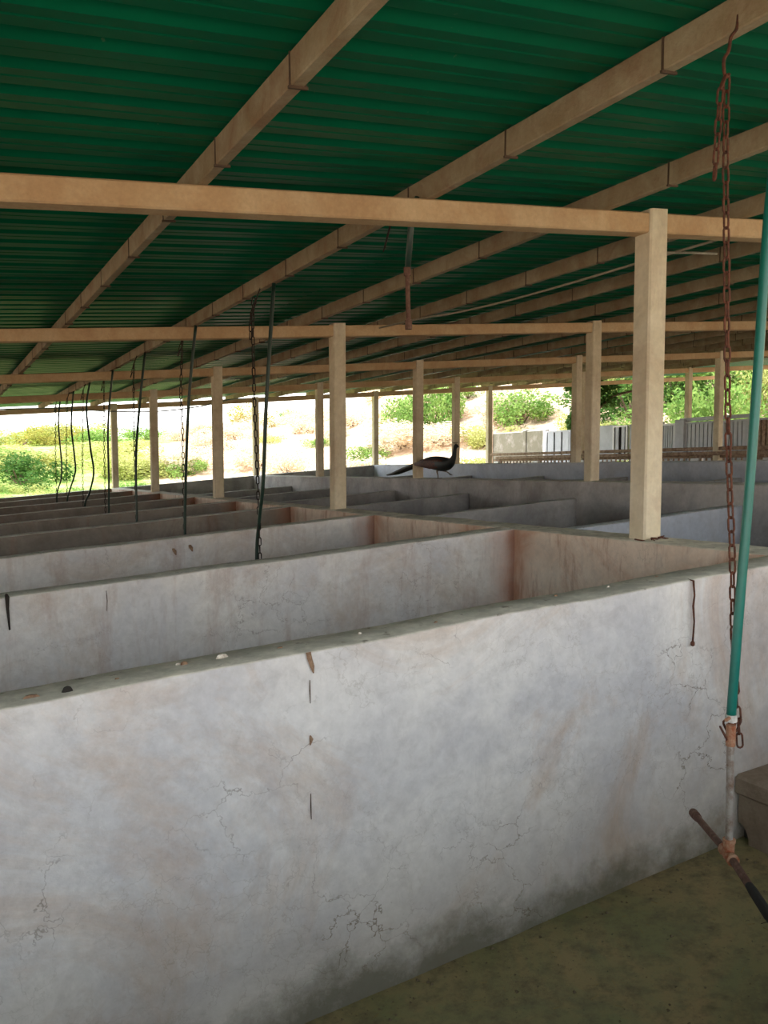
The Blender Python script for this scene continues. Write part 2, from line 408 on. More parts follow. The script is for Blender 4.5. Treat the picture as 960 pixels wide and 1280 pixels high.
for u0, lab in [(2.25, 'dividing wall of the right block hidden at the right side'), (4.25, 'dividing wall of the right block, brown sliver right of the nearest column'),
                (6.2, 'dividing wall of the right block just right of the walking peacock'), (8.1, 'dark triangular sliver of dividing wall right of the peacock'),
                (10.2, 'dark sliver of dividing wall under the peacock'), (12.2, 'last dividing wall of the right block before its end wall')]:
    pen_wall('pen_wall', 'v', 3.03, 5.62, u0, u0+0.15, -0.205, MT['grey'], lab)
pen_wall('pen_wall', 'v', 3.03, 5.62, 14.15, 14.33, 0.0, MT['grey'], 'grey end wall of the right block in front of the dry hillside')
pen_wall('long_pen_wall', 'u', -3.2, 14.33, -0.05, 0.14, 0.0, MT['tan'], 'long tan wall carrying the nearest column, rusty stains at its corners')
pen_wall('long_pen_wall', 'u', -3.2, 14.33, 2.83, 3.025, 0.0, MT['grey'], 'long dark grey wall that the peacock walks along')
pen_wall('long_pen_wall', 'u', -3.2, 14.33, 5.62, 5.80, 0.0, MT['bluegrey'], 'long bluish wall behind the peacock, below the brown rails')
pen_wall('long_pen_wall', 'u', -3.2, 14.33, 8.66, 8.84, -0.28, MT['grey'], 'low long wall under the brown wooden rails')
pen_wall('long_pen_wall', 'u', -3.2, 14.33, -4.43, -4.24, 0.0, MT['lime2'], 'long wall between the pens at the left, out of view', zbot=-1.5)
pen_wall('long_pen_wall', 'u', -3.2, 14.33, -8.7, -8.5, 0.0, MT['lime2'], 'added long outer wall at the far left of the pens, out of view', zbot=-1.7)  # edge of the unseen extra pen block, added to cut light from the left

# ------------------------------------------------------------------ floor and surroundings
def make_floor():
    us = [-5.2+0.14*i for i in range(140)]; vs = [-8.8+0.14*i for i in range(164)]
    vv = []; ff = []; base = M(0, 0, 0)
    for u in us:
        for v in vs:
            z = floor_z(u, v)+noise.noise(Vector((u*3, v*3, 0)))*0.008+noise.noise(Vector((u*9, v*9, 5)))*0.004
            vv.append(M(u, v, z)-base)
    n = len(vs)
    for i in range(len(us)-1):
        for j in range(n-1): ff.append([i*n+j, (i+1)*n+j, (i+1)*n+j+1, i*n+j+1])
    o = build('floor', vv, ff, MT['floor'], base, None, True); o['kind'] = 'structure'
    o['label'] = 'dark green-brown wet pen floor'
make_floor()

def sstep(t): t = max(0.0, min(1.0, t)); return t*t*(3-2*t)
DET = D1.x*D2.y-D1.y*D2.x
def uv_of(X, Y):
    x, y = X-O.x, Y-O.y
    return (x*D2.y-y*D2.x)/DET, (D1.x*y-D1.y*x)/DET
ET = [(-1.2, 0.0), (-0.45, 0.001), (-0.30, 0.004), (-0.2, 0.012), (-0.13, 0.022), (-0.06, 0.030), (-0.02, 0.046), (0.02, 0.072), (0.08, 0.092), (0.16, 0.11), (0.28, 0.15), (0.45, 0.2), (1.2, 0.24)]
def elev(t):
    if t <= ET[0][0]: return ET[0][1]
    for (a, ea), (b, eb) in zip(ET, ET[1:]):
        if t <= b: return ea+(eb-ea)*(t-a)/(b-a)
    return ET[-1][1]
def ground_z(X, Y):
    u, v = uv_of(X, Y)
    cu = max(-6.5, min(15.5, u)); cv = max(-13, min(13.5, v))
    pz = O.z+D1.z*cu+D2.z*cv-1.32
    if u < -4.0: pz = O.z+D1.z*cu+D2.z*cv-1.36
    d = math.hypot(u-cu, v-cv)
    r = math.hypot(X, Y)
    if Y > 1:
        t = X/Y; e = elev(t)
    else: e = 0.0 if X < 0 else 0.1
    R0 = 65.0
    hz = -0.75+(CAM_H+R0*e+0.75)*(sstep((r-19)/(R0-19))**0.8)
    if r > R0: hz -= (r-R0)*0.03
    hz += noise.noise(Vector((X*0.09, Y*0.09, 0)))*0.5*sstep((r-20)/20)
    w_ = sstep(d/9)
    return pz*(1-w_)+hz*w_
def make_ground():
    rs = [0.0]; r = 2.0
    while r < 220: rs.append(r); r *= 1.045
    na = 200; vv = []; ff = []; dry = []
    for r in rs:
        for a in range(na):
            an = 2*PI*a/na; X, Y = r*math.sin(an), r*math.cos(an)
            vv.append((X, Y, ground_z(X, Y)))
            t = X/Y if Y > 1 else -1
            dd = 0.5+0.65*sstep((t+0.27)/0.12)-0.35*sstep((t-0.17)/0.15) - 0.75*sstep((33-r)/8)*(1-sstep((t+0.02)/0.1)) - 0.35*(1-sstep((t+0.35)/0.1))
            if Y < 6 or (abs(t) > 0.55): dd = 1.2
            dry.append(dd)
    for i in range(len(rs)-1):
        for a in range(na):
            b = (a+1) % na
            ff.append([i*na+a, i*na+b, (i+1)*na+b, (i+1)*na+a])
    o = build('ground', vv, ff, MT['ground'], (0, 0, 0), None, True)
    at = o.data.attributes.new('dry', 'FLOAT', 'POINT'); at.data.foreach_set('value', dry)
    o['kind'] = 'structure'; o['label'] = 'sunlit grassy ground and dry hillside around the shed'
make_ground()
def make_yard():
    vv = []; ff = []; base = M(-8, 0, -1.13); n = 40
    for i in range(13):
        for j in range(n+1):
            u, v = -11.5+6.4*i/12, -14+28*j/n
            vv.append(M(u, v, (floor_z(u, v) if v < 0 else -1.1)-0.015+0.01*noise.noise(Vector((u, v, 0))))-base)
    for i in range(12):
        for j in range(n): a = i*(n+1)+j; ff.append([a, a+n+1, a+n+2, a+1])
    o = build('yard', vv, ff, MT['yard'], base, None, True); o['kind'] = 'structure'; o['label'] = 'unseen concrete yard added behind the viewer'  # unseen slab, added so the ground here bounces no green light
make_yard()
def make_ridge():
    vv = []; ff = []; n = 120
    for i in range(n+1):
        t = -1.6+2.2*i/n
        Y = 330.0; X = t*Y
        h = 3.2+2.2*math.exp(-((t+0.385)/0.045)**2)+noise.noise(Vector((t*14, 0, 0)))*1.0+noise.noise(Vector((t*70, 2, 0)))*0.35
        vv += [(X, Y-40, -12), (X, Y-12, CAM_H+h*0.6), (X, Y, CAM_H+h), (X, Y+60, -12)]
    for i in range(n):
        for k in range(3): ff.append([i*4+k, (i+1)*4+k, (i+1)*4+k+1, i*4+k+1])
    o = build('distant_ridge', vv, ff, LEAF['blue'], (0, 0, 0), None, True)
    tag(o, 'hazy wooded ridge on the horizon at the far left', 'hill')
make_ridge()

# ------------------------------------------------------------------ columns, tie beams, purlins, roof
col_lab = {
 (1, 1): 'nearest and largest square concrete column, its foot rusty on the tan wall',
 (2, 1): 'square concrete column at centre left, second in the row of the nearest column',
 (3, 1): 'third column in the row of the nearest column, left of the chain and hose pair',
 (4, 1): 'fourth column in the row of the nearest column, against the green trees',
 (5, 1): 'last column in the row of the nearest column, leftmost of all',
 (2, 2): 'concrete column just left of the nearest one, standing on the long grey wall',
 (3, 2): 'concrete column in front of the peacock tail',
 (4, 2): 'slim concrete column immediately left of the second column',
 (5, 2): 'slim far column partly behind the hanging chain of the second pen',
 (2, 3): 'column of the bluish wall out past the right edge',
 (3, 3): 'column on the bluish wall beside the vine-covered tree',
 (4, 3): 'slim column on the bluish wall right behind the peacock head',
 (5, 3): 'far slim column on the bluish wall above the grey end wall',
 (2, 4): 'column of the rail row out past the right edge',
 (3, 4): 'column directly behind the rusty chain at the right',
 (4, 4): 'thin pale column squeezed beside the one next to the vine tree',
 (5, 4): 'thin white far column where the grey gate wall begins',
 (2, 5): 'column on the gate wall out past the right edge',
 (3, 5): 'column on the gate wall hidden at the right edge',
 (4, 5): 'thin column standing on the gate wall before green bushes',
 (5, 5): 'far column on the gate wall behind the vine-covered tree'}
for j in range(0, 7):
    for i in range(0, 6):
        zb = 0.0 if j < 5 else (-0.28 if j == 5 else 0.50)
        u, v = U[i], V[j]
        if i == 0: zb = -1.2
        base = M(u+0.058, v+0.058, zb-0.03)
        g = G().bevbox(-0.058, 0.058, -0.058, 0.058, 0.0, 1.637-zb+0.03, 0.009, 'z')
        o = g.build('concrete_column', MT['column'], base)
        tag(o, col_lab.get((i, j-1), 'concrete column at the %s side, outside the picture' % ('left' if j < 2 else 'near') ), 'column',
            None if (i, j-1) in col_lab else ('columns of the rows left of the picture' if j < 2 else 'columns behind the viewer'))
tie_lab = ['tie beam behind the viewer', 'nearest tan tie beam crossing the whole picture above the nearest column',
           'second tie beam from the front, level with the top of the centre-left column', 'third tie beam from the front',
           'fourth tie beam from the front', 'last tie beam at the far open end of the roof, bright slits above it']
for i, u in enumerate(U):
    root = empty('tie_beam', M(u+0.012, -13.4, 1.522), tie_lab[i], 'beam')
    ends = [-13.4]+[v+0.058 for v in V]+[16.1]
    for a, b in zip(ends, ends[1:]):
        e0 = a+(0.056 if a > -13 else 0); e1 = b-(0.056 if b < 16 else 0)
        g = G().bevbox(0, 0.10, 0, e1-e0, 0, 0.098, 0.007, 'v')
        g.build('beam_section', MT['tie'], L(0, e0+13.4, 0), root)

PV = [-2.25-0.95*k for k in range(11, 0, -1)]+[-2.25, -1.25, -0.28, 0.64]+[0.64+0.92*k for k in range(1, 13)]  # leftmost purlins belong to the unseen extension that darkens the interior
ordinal = ['outermost', 'second', 'third', 'fourth', 'fifth', 'sixth', 'seventh', 'eighth', 'ninth', 'tenth', 'eleventh', 'twelfth', 'thirteenth', 'fourteenth', 'fifteenth', 'sixteenth', 'seventeenth', 'eighteenth']
pg = G().bevbox(0, 18.9, 0, 0.045, 0, 0.094, 0.004, 'u')
pm = None
sg = G()
sg.box(-0.0035, 0.0035, -0.003, 0.001, -0.004, 0.093); sg.box(-0.0035, 0.0035, 0.044, 0.048, -0.004, 0.093)
sg.box(-0.0045, 0.0045, -0.006, 0.053, -0.008, 0.0)
sm = None
for kk, v in enumerate(PV):
    k = kk-9
    if k == 2: lab = 'concrete roof purlin running steeply through the upper left, leftmost one seen whole'
    elif k == 3: lab = 'concrete roof purlin from the upper right corner that the rusty chain hangs from'
    elif k == 4: lab = 'concrete roof purlin just below the one carrying the rusty chain'
    elif k < 0: lab = 'unseen added concrete roof purlin over the pens left of the picture'
    elif k < 2: lab = '%s concrete roof purlin at the left eave side' % ordinal[k]
    else: lab = '%s concrete roof purlin counted from the left eave' % ordinal[k]
    r = empty('roof_purlin', M(-4.0, v, 1.622), lab, 'beam', 'purlins left of the picture' if k < 0 else None)
    if pm is None:
        b = pg.build('beam', MT['purlin'], (0, 0, 0), r); pm = b.data
    else: link('beam', pm, (0, 0, 0), r)
    if k < 0: continue
    off = 0.18 if k != 2 else 0.46
    for s_ in range(25):
        uu = off+0.35+0.755*s_+random.uniform(-0.03, 0.03)+0.11*math.sin(k*1.7)
        if uu > 18.8 or any(abs(uu-4.0-(u+0.07)) < 0.09 for u in U): continue
        if sm is None:
            b = sg.build('strap', MT['strap'], L(uu, 0, 0), r); sm = b.data
        else: link('strap', sm, L(uu, 0, 0), r)

def roof():
    root = bpy.data.objects.new('ceiling', None); C.objects.link(root); root.location = M(-4.2, -12.0, 1.720)
    root['kind'] = 'structure'; root['label'] = 'underside of the dark green corrugated sheet roof'
    pitch = 0.19; nr = 6; wd = pitch*nr
    prof = []
    for k in range(nr):
        a = k*pitch
        prof += [(a, 0), (a+0.045, 0), (a+0.052, 0.004), (a+0.059, 0), (a+0.112, 0), (a+0.122, 0.027), (a+0.150, 0.027)]
    prof += [(wd, 0), (wd+0.045, 0), (wd+0.052, 0.004)]
    th = 0.0012
    Lv = 5.8
    v = []; f = []
    nv = 13
    for a, z in prof:
        for q in range(nv+1):
            vv = Lv*q/nv
            v.append(L(a, vv, z+0.002*math.sin(vv*2.1+a*3)))
    n = len(prof); m = nv+1
    for i in range(n-1):
        for q in range(nv): f.append([i*m+q, (i+1)*m+q, (i+1)*m+q+1, i*m+q+1])
    # upper skin and rims give the sheet its thickness
    nb = len(v)
    v += [p+Vector((0, 0, th)) for p in v[:nb]]
    for i in range(n-1):
        for q in range(nv): f.append([nb+i*m+q, nb+i*m+q+1, nb+(i+1)*m+q+1, nb+(i+1)*m+q])
    for q in range(nv):
        f.append([q, q+1, nb+q+1, nb+q]); a = (n-1)*m; f.append([a+q, a+q+1, nb+a+q+1, nb+a+q])
    for i in range(n-1):
        f.append([i*m, (i+1)*m, nb+(i+1)*m, nb+i*m]); f.append([i*m+nv, (i+1)*m+nv, nb+(i+1)*m+nv, nb+i*m+nv])
    me = bpy.data.meshes.new('roof_sheet'); me.from_pydata([tuple(p) for p in v], [], f); me.materials.append(MT['roof'])
    for c in range(17):
        for r_ in range(5):  # leftmost rows are unseen, added so less light enters from that side
            o = link('roof_sheet', me, L(c*wd, r_*5.6, 0.003*r_+0.0015*(c % 2)+random.uniform(0, 0.001)), root)
roof()

# ------------------------------------------------------------------ chains
def link_mesh(name, length, width, wire, seg, mat):
    pts = []; a = width/2-wire/2; h = length/2-width/2
    q = 4
    for k in range(q+1): an = PI*k/q; pts.append(Vector((a*math.cos(an), 0, h+a*math.sin(an))))
    for k in range(q+1): an = PI+PI*k/q; pts.append(Vector((a*math.cos(an), 0, -h+a*math.sin(an))))
    g = G().tube(pts, wire/2, seg, closed=True)
    o = build(name, g.v, g.f, mat, smooth=True); me = o.data; bpy.data.objects.remove(o); return me
def chain_frames(path, pitch, phase=0):
    """positions and rotations of links along a path of world points"""
    out = []; P = smooth_path(path, 12); cum = [0]
    for a, b in zip(P, P[1:]): cum.append(cum[-1]+(b-a).length)
    d = pitch*0.5; k = phase
    while d < cum[-1]:
        i = max(j for j in range(len(cum)) if cum[j] <= d); i = min(i, len(P)-2)
        t = (d-cum[i])/max(1e-6, cum[i+1]-cum[i]); p = P[i].lerp(P[i+1], t)
        tan = (P[i+1]-P[i]).normalized()
        q = tan.to_track_quat('Z', 'Y') @ Quaternion((0, 0, 1), (0.25 if k % 2 else 0.25+PI/2)+random.uniform(-0.25, 0.25))
        out.append((p, q)); d += pitch; k += 1
    return out
lm = link_mesh('link', 0.050, 0.022, 0.0062, 6, MT['rust'])
c0 = [(-1.6, -1.284, 1.50), (-1.6, -1.279, 1.284), (-1.6, -1.268, 1.076), (-1.6, -1.252, 0.756), (-1.6, -1.236, 0.494), (-1.6, -1.212, 0.225), (-1.595, -1.197, 0.064), (-1.59, -1.176, -0.123), (-1.6, -1.158, -0.335)]
base = M(-1.6, -1.287, 1.60)
ch = empty('hanging_chain', base, 'long rusty link chain hanging from a purlin hook at the right, beside the teal hose', 'chain')
fr = chain_frames([M(*p) for p in c0], 0.0392)
fr += chain_frames([M(*p) for p in [(-1.6, -1.288, 1.50), (-1.60, -1.304, 1.46), (-1.6, -1.309, 1.385), (-1.6, -1.317, 1.25)]], 0.0392, 1)
for p, q in fr:
    o = link('link', lm, p-base, ch); o.rotation_mode = 'QUATERNION'; o.rotation_quaternion = q
hk = [(-1.6, -1.30, 1.70), (-1.6, -1.285, 1.63), (-1.6, -1.272, 1.600), (-1.6, -1.279, 1.565), (-1.6, -1.295, 1.54), (-1.6, -1.293, 1.508), (-1.6, -1.283, 1.497), (-1.6, -1.275, 1.506)]
hk[0] = (-1.6, -1.247, 1.66); hk[1] = (-1.6, -1.252, 1.625)
G().tube([M(*p)-base for p in smooth_path(hk, 5)], 0.0045, 6).build('hook', MT['rust'], (0, 0, 0), ch, True)
# few loose links round the pipe fitting
for k in range(3):
    an = 0.3+k*1.3
    o = link('link', lm, M(-1.62, -1.218, -0.265-0.012*k)+Vector((math.cos(an)*0.019, math.sin(an)*0.019, 0))-base, ch)
    o.rotation_mode = 'XYZ'; o.rotation_euler = (0.5, 0.3*(k % 2), an+PI/2)

# ------------------------------------------------------------------ front drinker: teal hose on a galvanised pipe with two arms
base = M(-1.62, -1.213, -0.62)
dr = empty('drinker_pipe', base, 'teal hose and pale pipe drinker with two arms hanging at the lower right', 'water pipe')
hp = [(-1.45, -1.20, 1.66), (-1.60, -1.085, 1.56), (-1.62, -1.11, 1.396), (-1.62, -1.137, 1.097), (-1.62, -1.155, 0.751), (-1.62, -1.174, 0.422), (-1.62, -1.200, 0.068), (-1.62, -1.220, -0.24)]
hp[0] = (-1.62, -1.055, 1.62)
G().tube([M(*p)-base for p in smooth_path(hp, 8)], 0.0135, 14).build('hose', MT['teal'], (0, 0, 0), dr, True)
def rod(root, name, a, b, r, mat, seg=12, base=base):
    a = Vector(a) if isinstance(a, Vector) else M(*a); b = Vector(b) if isinstance(b, Vector) else M(*b)
    return G().tube([a-base, b-base], r, seg).build(name, mat, (0, 0, 0), root, False)
cl = rod(dr, 'clamp', (-1.62, -1.2195, -0.232), (-1.62, -1.2193, -0.252), 0.0165, MT['whiteband'])
rod(cl, 'clamp_screw', M(-1.625, -1.232, -0.238), M(-1.64, -1.262, -0.234), 0.005, MT['fitting'], 8)
rod(dr, 'coupling', (-1.62, -1.2193, -0.262), (-1.62, -1.2185, -0.322), 0.0135, MT['fitting'])
st = rod(dr, 'down_pipe', (-1.62, -1.2185, -0.31), (-1.62, -1.213, -0.61), 0.0105, MT['galv'])
tee_g = G(); c = M(-1.62, -1.213, -0.64)-base
e1 = (M(-1.33, -1.045, -0.665)-base); e2 = (M(-1.93, -1.402, -0.645)-base)
dv1 = (e1-c).normalized(); dv2 = (e2-c).normalized()
tee_g.tube([c+Vector((0, 0, 0.04)), c-Vector((0, 0, 0.012))], 0.0155, 12)
tee_g.tube([c+Vector((0, 0, 0.045)), c+Vector((0, 0, 0.035))], 0.018, 12)
tee_g.tube([c+dv2*0.035, c+dv1*0.035], 0.0155, 12); tee_g.tube([c+dv2*0.04, c+dv2*0.03], 0.018, 12); tee_g.tube([c+dv1*0.04, c+dv1*0.03], 0.018, 12)
tee_g.build('tee_fitting', MT['fitting'], (0, 0, 0), dr)
a1 = G().tube([c+dv1*0.03, e1], 0.0105, 12).build('arm_pipe', MT['rustpipe'], (0, 0, 0), dr)
G().tube([e1-dv1*0.05, e1-dv1*0.043], 0.0135, 12).tube([e1-dv1*0.035, e1-dv1*0.004, e1, e1+dv1*0.012], [0.0145, 0.0145, 0.013, 0.006], 12).build('nipple', MT['rustpipe'], (0, 0, 0), a1)
a2 = G().tube([c+dv2*0.03, c+dv2*0.18], 0.0110, 12).build('arm_pipe', MT['rustpipe'], (0, 0, 0), dr)
npg = G().tube([c+dv2*0.17, c+dv2*0.2, e2-dv2*0.05, e2], [0.011, 0.013, 0.014, 0.009], 12)
for k in range(7):
    q = e2-dv2*random.uniform(0.0, 0.06)
    dd = Vector((random.uniform(-1, 1), random.uniform(-1, 1), random.uniform(-.6, .4))).normalized()
    npg.tube([q, q+dd*0.02, q+dd*0.035+Vector((0, 0, -0.01))], 0.0012, 4)
nn = npg.build('nipple', MT['nearblack'], (0, 0, 0), a2); nn['label'] = 'blackened nipple end with bits of straw'  # near-black tip with fine straws

# ------------------------------------------------------------------ drinkers of the farther pens: chain and dark hose
far = [
 ([(2.147, -1.3, 1.60), (2.147, -1.3, 1.488), (2.139, -1.3, 0.914), (2.097, -1.3, 0.396), (2.071, -1.3, -0.109), (2.07, -1.3, -0.5)],
  [(1.933, -1.25, 1.60), (1.913, -1.3, 0.898), (1.991, -1.3, 0.397), (2.077, -1.3, 0.137), (2.133, -1.3, -0.114), (2.11, -1.3, -0.6)]),
 ([(3.973, -1.3, 1.60), (3.983, -1.3, 1.078), (3.949, -1.3, 0.844), (3.95, -1.3, -0.5)],
  [(3.724, -1.25, 1.60), (3.735, -1.3, 1.027), (3.882, -1.3, 0.378), (3.942, -1.3, -0.08), (3.95, -1.3, -0.6)]),
 ([(5.892, -1.3, 1.60), (5.854, -1.3, 1.177), (5.871, -1.3, 0.687), (5.84, -1.3, -0.5)],
  [(5.578, -1.25, 1.60), (5.552, -1.3, 1.155), (5.803, -1.3, 0.604), (5.839, -1.3, -0.055), (5.84, -1.3, -0.6)]),
 ([(7.602, -1.3, 1.60), (7.57, -1.3, 1.012), (7.617, -1.3, 0.34), (7.621, -1.3, -0.048), (7.6, -1.3, -0.5)],
  [(7.284, -1.25, 1.60), (7.31, -1.3, 1.0), (7.353, -1.3, 0.343), (7.404, -1.3, -0.01), (7.42, -1.3, -0.6)]),
 ([(9.178, -1.3, 1.605), (9.264, -1.3, 0.763), (9.331, -1.3, 0.012), (9.33, -1.3, -0.5)],
  [(8.91, -1.25, 1.60), (8.831, -1.3, 1.282), (8.601, -1.3, 0.748), (8.405, -1.3, 0.435), (8.764, -1.3, 0.169), (9.199, -1.3, -0.028), (9.3, -1.3, -0.5)]),
 ([(10.7, -1.3, 1.61), (10.816, -1.3, 0.798), (10.908, -1.3, -0.04), (10.91, -1.3, -0.5)],
  [(10.393, -1.25, 1.60), (10.242, -1.3, 1.136), (10.021, -1.3, 0.664), (9.989, -1.3, 0.432), (10.519, -1.3, 0.19), (10.903, -1.3, -0.015), (11.0, -1.3, -0.5)]),
 ([(12.028, -1.3, 1.61), (12.1, -1.3, 0.827), (12.15, -1.3, -0.043), (12.15, -1.3, -0.5)],
  [(11.83, -1.25, 1.61), (11.644, -1.3, 1.202), (11.41, -1.3, 0.557), (11.563, -1.3, 0.3), (11.96, -1.3, 0.137), (12.13, -1.3, -0.03), (12.13, -1.3, -0.5)]),
]
where = ['second', 'third', 'fourth', 'fifth', 'sixth', 'seventh', 'eighth']
lf = link_mesh('link', 0.062, 0.026, 0.008, 4, MT['darkchain'])
for k, (cp, hp) in enumerate(far):
    def verts_of(frames, base, me):
        vs = []; fs = []
        src = [v.co.copy() for v in me.vertices]; pf = [list(p.vertices) for p in me.polygons]
        for p, q in frames:
            b = len(vs); vs += [q @ s_ + p - base for s_ in src]; fs += [[b+i for i in f] for f in pf]
        return vs, fs
    cp[0] = (cp[0][0], -1.235, 1.66); cp.insert(1, (cp[0][0], -1.28, 1.55))
    base = M(*cp[-1])
    frs = chain_frames([M(*p) for p in cp[1:]], 0.05)
    top = cp[1]
    frs += chain_frames([M(top[0], top[1], top[2]), M(top[0]+0.03, top[1]-0.02, top[2]-0.1), M(top[0]+0.04, top[1]-0.025, top[2]-(0.24 if k == 0 else 0.12))], 0.05)
    vs, fs = verts_of(frs, base, lf)
    r = empty('hanging_chain', base, 'dark chain hanging in the %s pen from the front%s' % (where[k], ', doubled at its top' if k == 0 else ''), 'chain')
    build('links', vs, fs, MT['darkchain'], (0, 0, 0), r)
    G().tube([M(*cp[0])-base, M(*cp[1])-base], 0.005, 5).build('hook', MT['darkchain'], (0, 0, 0), r)
    base = M(*hp[-1])
    lab = ('straight dark green hose' if k < 4 else 'curved dark hose')+' hanging in the %s pen from the front' % where[k]
    r = empty('drinker_pipe', base, lab, 'water pipe')
    hp[0] = (hp[0][0], -1.235, 1.62)
    G().tube([M(*p)-base for p in smooth_path(hp, 7)], 0.0125, 7).build('hose', MT['darkhose'], (0, 0, 0), r, True)
    G().tube([Vector((0, 0, 0.02)), Vector((0, 0, -0.12))], 0.011, 7).build('down_pipe', MT['rustpipe'], (0, 0, 0), r)
    G().tube([L(-0.15, -0.1, -0.12), L(0.15, 0.1, -0.12)], 0.011, 7).build('arm_pipe', MT['rustpipe'], (0, 0, 0), r)
# the short pipe left hanging over the first pen
base = M(0.11, -1.29, 1.10)
r = empty('hanging_pipe', base, 'short dark pipe hanging from the roof just beyond the nearest tie beam', 'water pipe')
G().tube([L(-0.01, 0.04, 0.55), L(0.01, 0.02, 0.46), L(0.012, 0, 0.22)], 0.0135, 10).build('hose', MT['darkhose'], (0, 0, 0), r, True)
G().tube([L(0.012, 0, 0.24), L(0.0, 0, 0.0)], 0.0105, 10).tube([L(0.012, 0, 0.25), L(0.012, 0, 0.215)], 0.016, 10).tube([L(0, 0, 0.02), L(0, 0, -0.02)], 0.016, 10).build('down_pipe', MT['rustpipe'], (0, 0, 0), r)
base = M(0.33, -1.25, 1.62)
o = G().tube([L(0, 0, 0.05), L(0, -0.01, -0.03), L(0.02, -0.03, -0.13), L(0.03, -0.035, -0.15), L(0.02, -0.02, -0.08), L(0.01, 0, -0.0)], 0.003, 5).build('wire_tie', MT['darkchain'], base)
tag(o, 'thin dark wire loop dangling from the purlin beside the short hanging pipe', 'wire')

# conduit and cables under the roof
base = M(0.3, 0.86, 1.55)
cp = [(4.6, 0.36, 1.60), (3.25, 0.521, 1.585), (2.909, 0.628, 1.575), (2.37, 0.70, 1.565), (1.93, 0.71, 1.56), (1.424, 0.74, 1.565), (0.907, 0.787, 1.58), (0.341, 0.86, 1.60), (0.13, 0.90, 1.63)]
tag(G().tube([M(*p)-base for p in smooth_path(cp, 5)], 0.0085, 7).build('sagging_conduit', MT['conduit'], base, None, True), 'pale plastic conduit sagging under the roof left of the nearest column', 'pipe')
base = M(0.66, 0.743, 1.585)
tag(G().tube([L(0, -0.02, 0), L(-0.02, 0.2, 0), L(0.02, 0.45, 0.01)], 0.0085, 7).build('short_conduit', MT['conduit'], base, None, True), 'short pale conduit sticking out right of the nearest column under the roof', 'pipe')
base = M(14.0, 0, 1.5)
cp = [(14.15, -4.2, 1.56), (14.1, -2.6, 1.63), (14.1, -1.174, 1.60), (14.0, -0.752, 1.553), (14.0, 0.123, 1.465), (14.0, 0.885, 1.432), (14.0, 1.681, 1.486), (14.1, 2.343, 1.60), (14.2, 2.7, 1.6)]
tag(G().tube([M(*p)-base for p in smooth_path(cp, 5)], 0.012, 6).build('sagging_cable', MT['cable'], base, None, True), 'thin grey cable sagging below the last tie beam against the sky', 'cable')

# ------------------------------------------------------------------ concrete trough block in the corner with drain hole
base = M(-0.96, -0.43, -1.12)
tr = empty('concrete_trough', base, 'brown concrete block with thick cap and round drain gap at the lower right edge', 'trough')
def prism_uz(poly, v0, v1):
    g = G(); n = len(poly)
    g.v = [L(u, v0, z) for u, z in poly]+[L(u, v1, z) for u, z in poly]
    g.f = [list(range(n)), list(range(n, 2*n))[::-1]]+[[i, (i+1) % n, n+(i+1) % n, n+i] for i in range(n)]
    return g
poly = [(-0.008, 0.25), (-0.008, 0.14)]
for k in range(9):
    an = PI/2+PI*k/8*0.98; 
    poly.append((-0.055+0.052*math.cos(PI/2-PI*k/8)*1.0, 0.085+0.055*math.sin(PI/2-PI*k/8)) if False else (-0.008-0.052*math.sin(PI/2*k/8), 0.045+0.075*math.cos(PI/2*k/8)))
poly += [(-0.060, -0.05), (-2.0, -0.05), (-2.0, 0.25)]
prism_uz(poly, 0.02, 0.375).build('body', MT['block'], (0, 0, 0), tr)
G().box(-0.07, -0.005, 0.06, 0.375, -0.04, 0.2).build('drain_hole_shade', MT['dark'], (0, 0, 0), tr)['label'] = 'dark fill for the shade inside the drain gap'  # dark box in place of the shade inside the gap
g = G(); g.bevbox(-2.0, -0.006, 0.0, 0.375, 0.235, 0.315, 0.012, 'u'); g.build('cap', MT['block'], (0, 0, 0), tr)

# ------------------------------------------------------------------ small marks and litter
def blob_strip(name, pts, wds, mat, base, parent=None, off=0.0):
    """thin flat patch lying 1-2 mm proud of a wall's near face; pts are (v,z), drawn on plane u"""
    g = G(); n = len(pts)
    for (v, z), w_ in zip(pts, wds):
        for d, h in ((-w_, 0.0), (-w_*0.5, -0.002), (w_*0.5, -0.002), (w_, 0.0)): g.v.append(L(h-off, v+d, z))
    for k in range(n-1):
        for i in range(3): g.f.append([k*4+i, k*4+i+1, k*4+5+i, k*4+4+i])
    return g.build(name, mat, base, parent)
f0 = W[1]
def on_wall(wall, u, v, z): return M(u, v, z)-wall.location
blob_strip('rust_stain', [(0, 0.0), (0.004, -0.02), (0.012, -0.045), (0.016, -0.066)], [0.008, 0.008, 0.007, 0.002], MT['stain'], on_wall(W[1], -0.962, -2.222, 0.0), W[1], 0.004)
blob_strip('rust_stain', [(0, 0.0), (0.004, -0.014), (0.0, -0.03)], [0.002, 0.006, 0.002], MT['stain'], on_wall(W[1], -0.962, -2.218, -0.252), W[1], 0.004)
blob_strip('rust_stain', [(0, 0.0), (0.0, -0.03), (0.001, -0.07)], [0.001, 0.002, 0.001], MT['strap'], on_wall(W[1], -0.962, -2.218, -0.085), W[1], 0.004)
blob_strip('rust_stain', [(0, 0.0), (0.0, -0.04), (0.001, -0.08)], [0.001, 0.002, 0.001], MT['strap'], on_wall(W[1], -0.962, -2.218, -0.43), W[1], 0.004)
blob_strip('rust_stain', [(0, 0.0), (0.003, -0.05), (0.0, -0.10)], [0.001, 0.0015, 0.001], MT['strap'], on_wall(W[2], 1.03, -2.45, -0.03), W[2], 0.005)
blob_strip('rust_stain', [(0, 0.0), (0.01, -0.02), (0.02, -0.05)], [0.008, 0.014, 0.004], MT['stain'], on_wall(W[3], 2.90, -1.66, -0.07), W[3], 0.006)
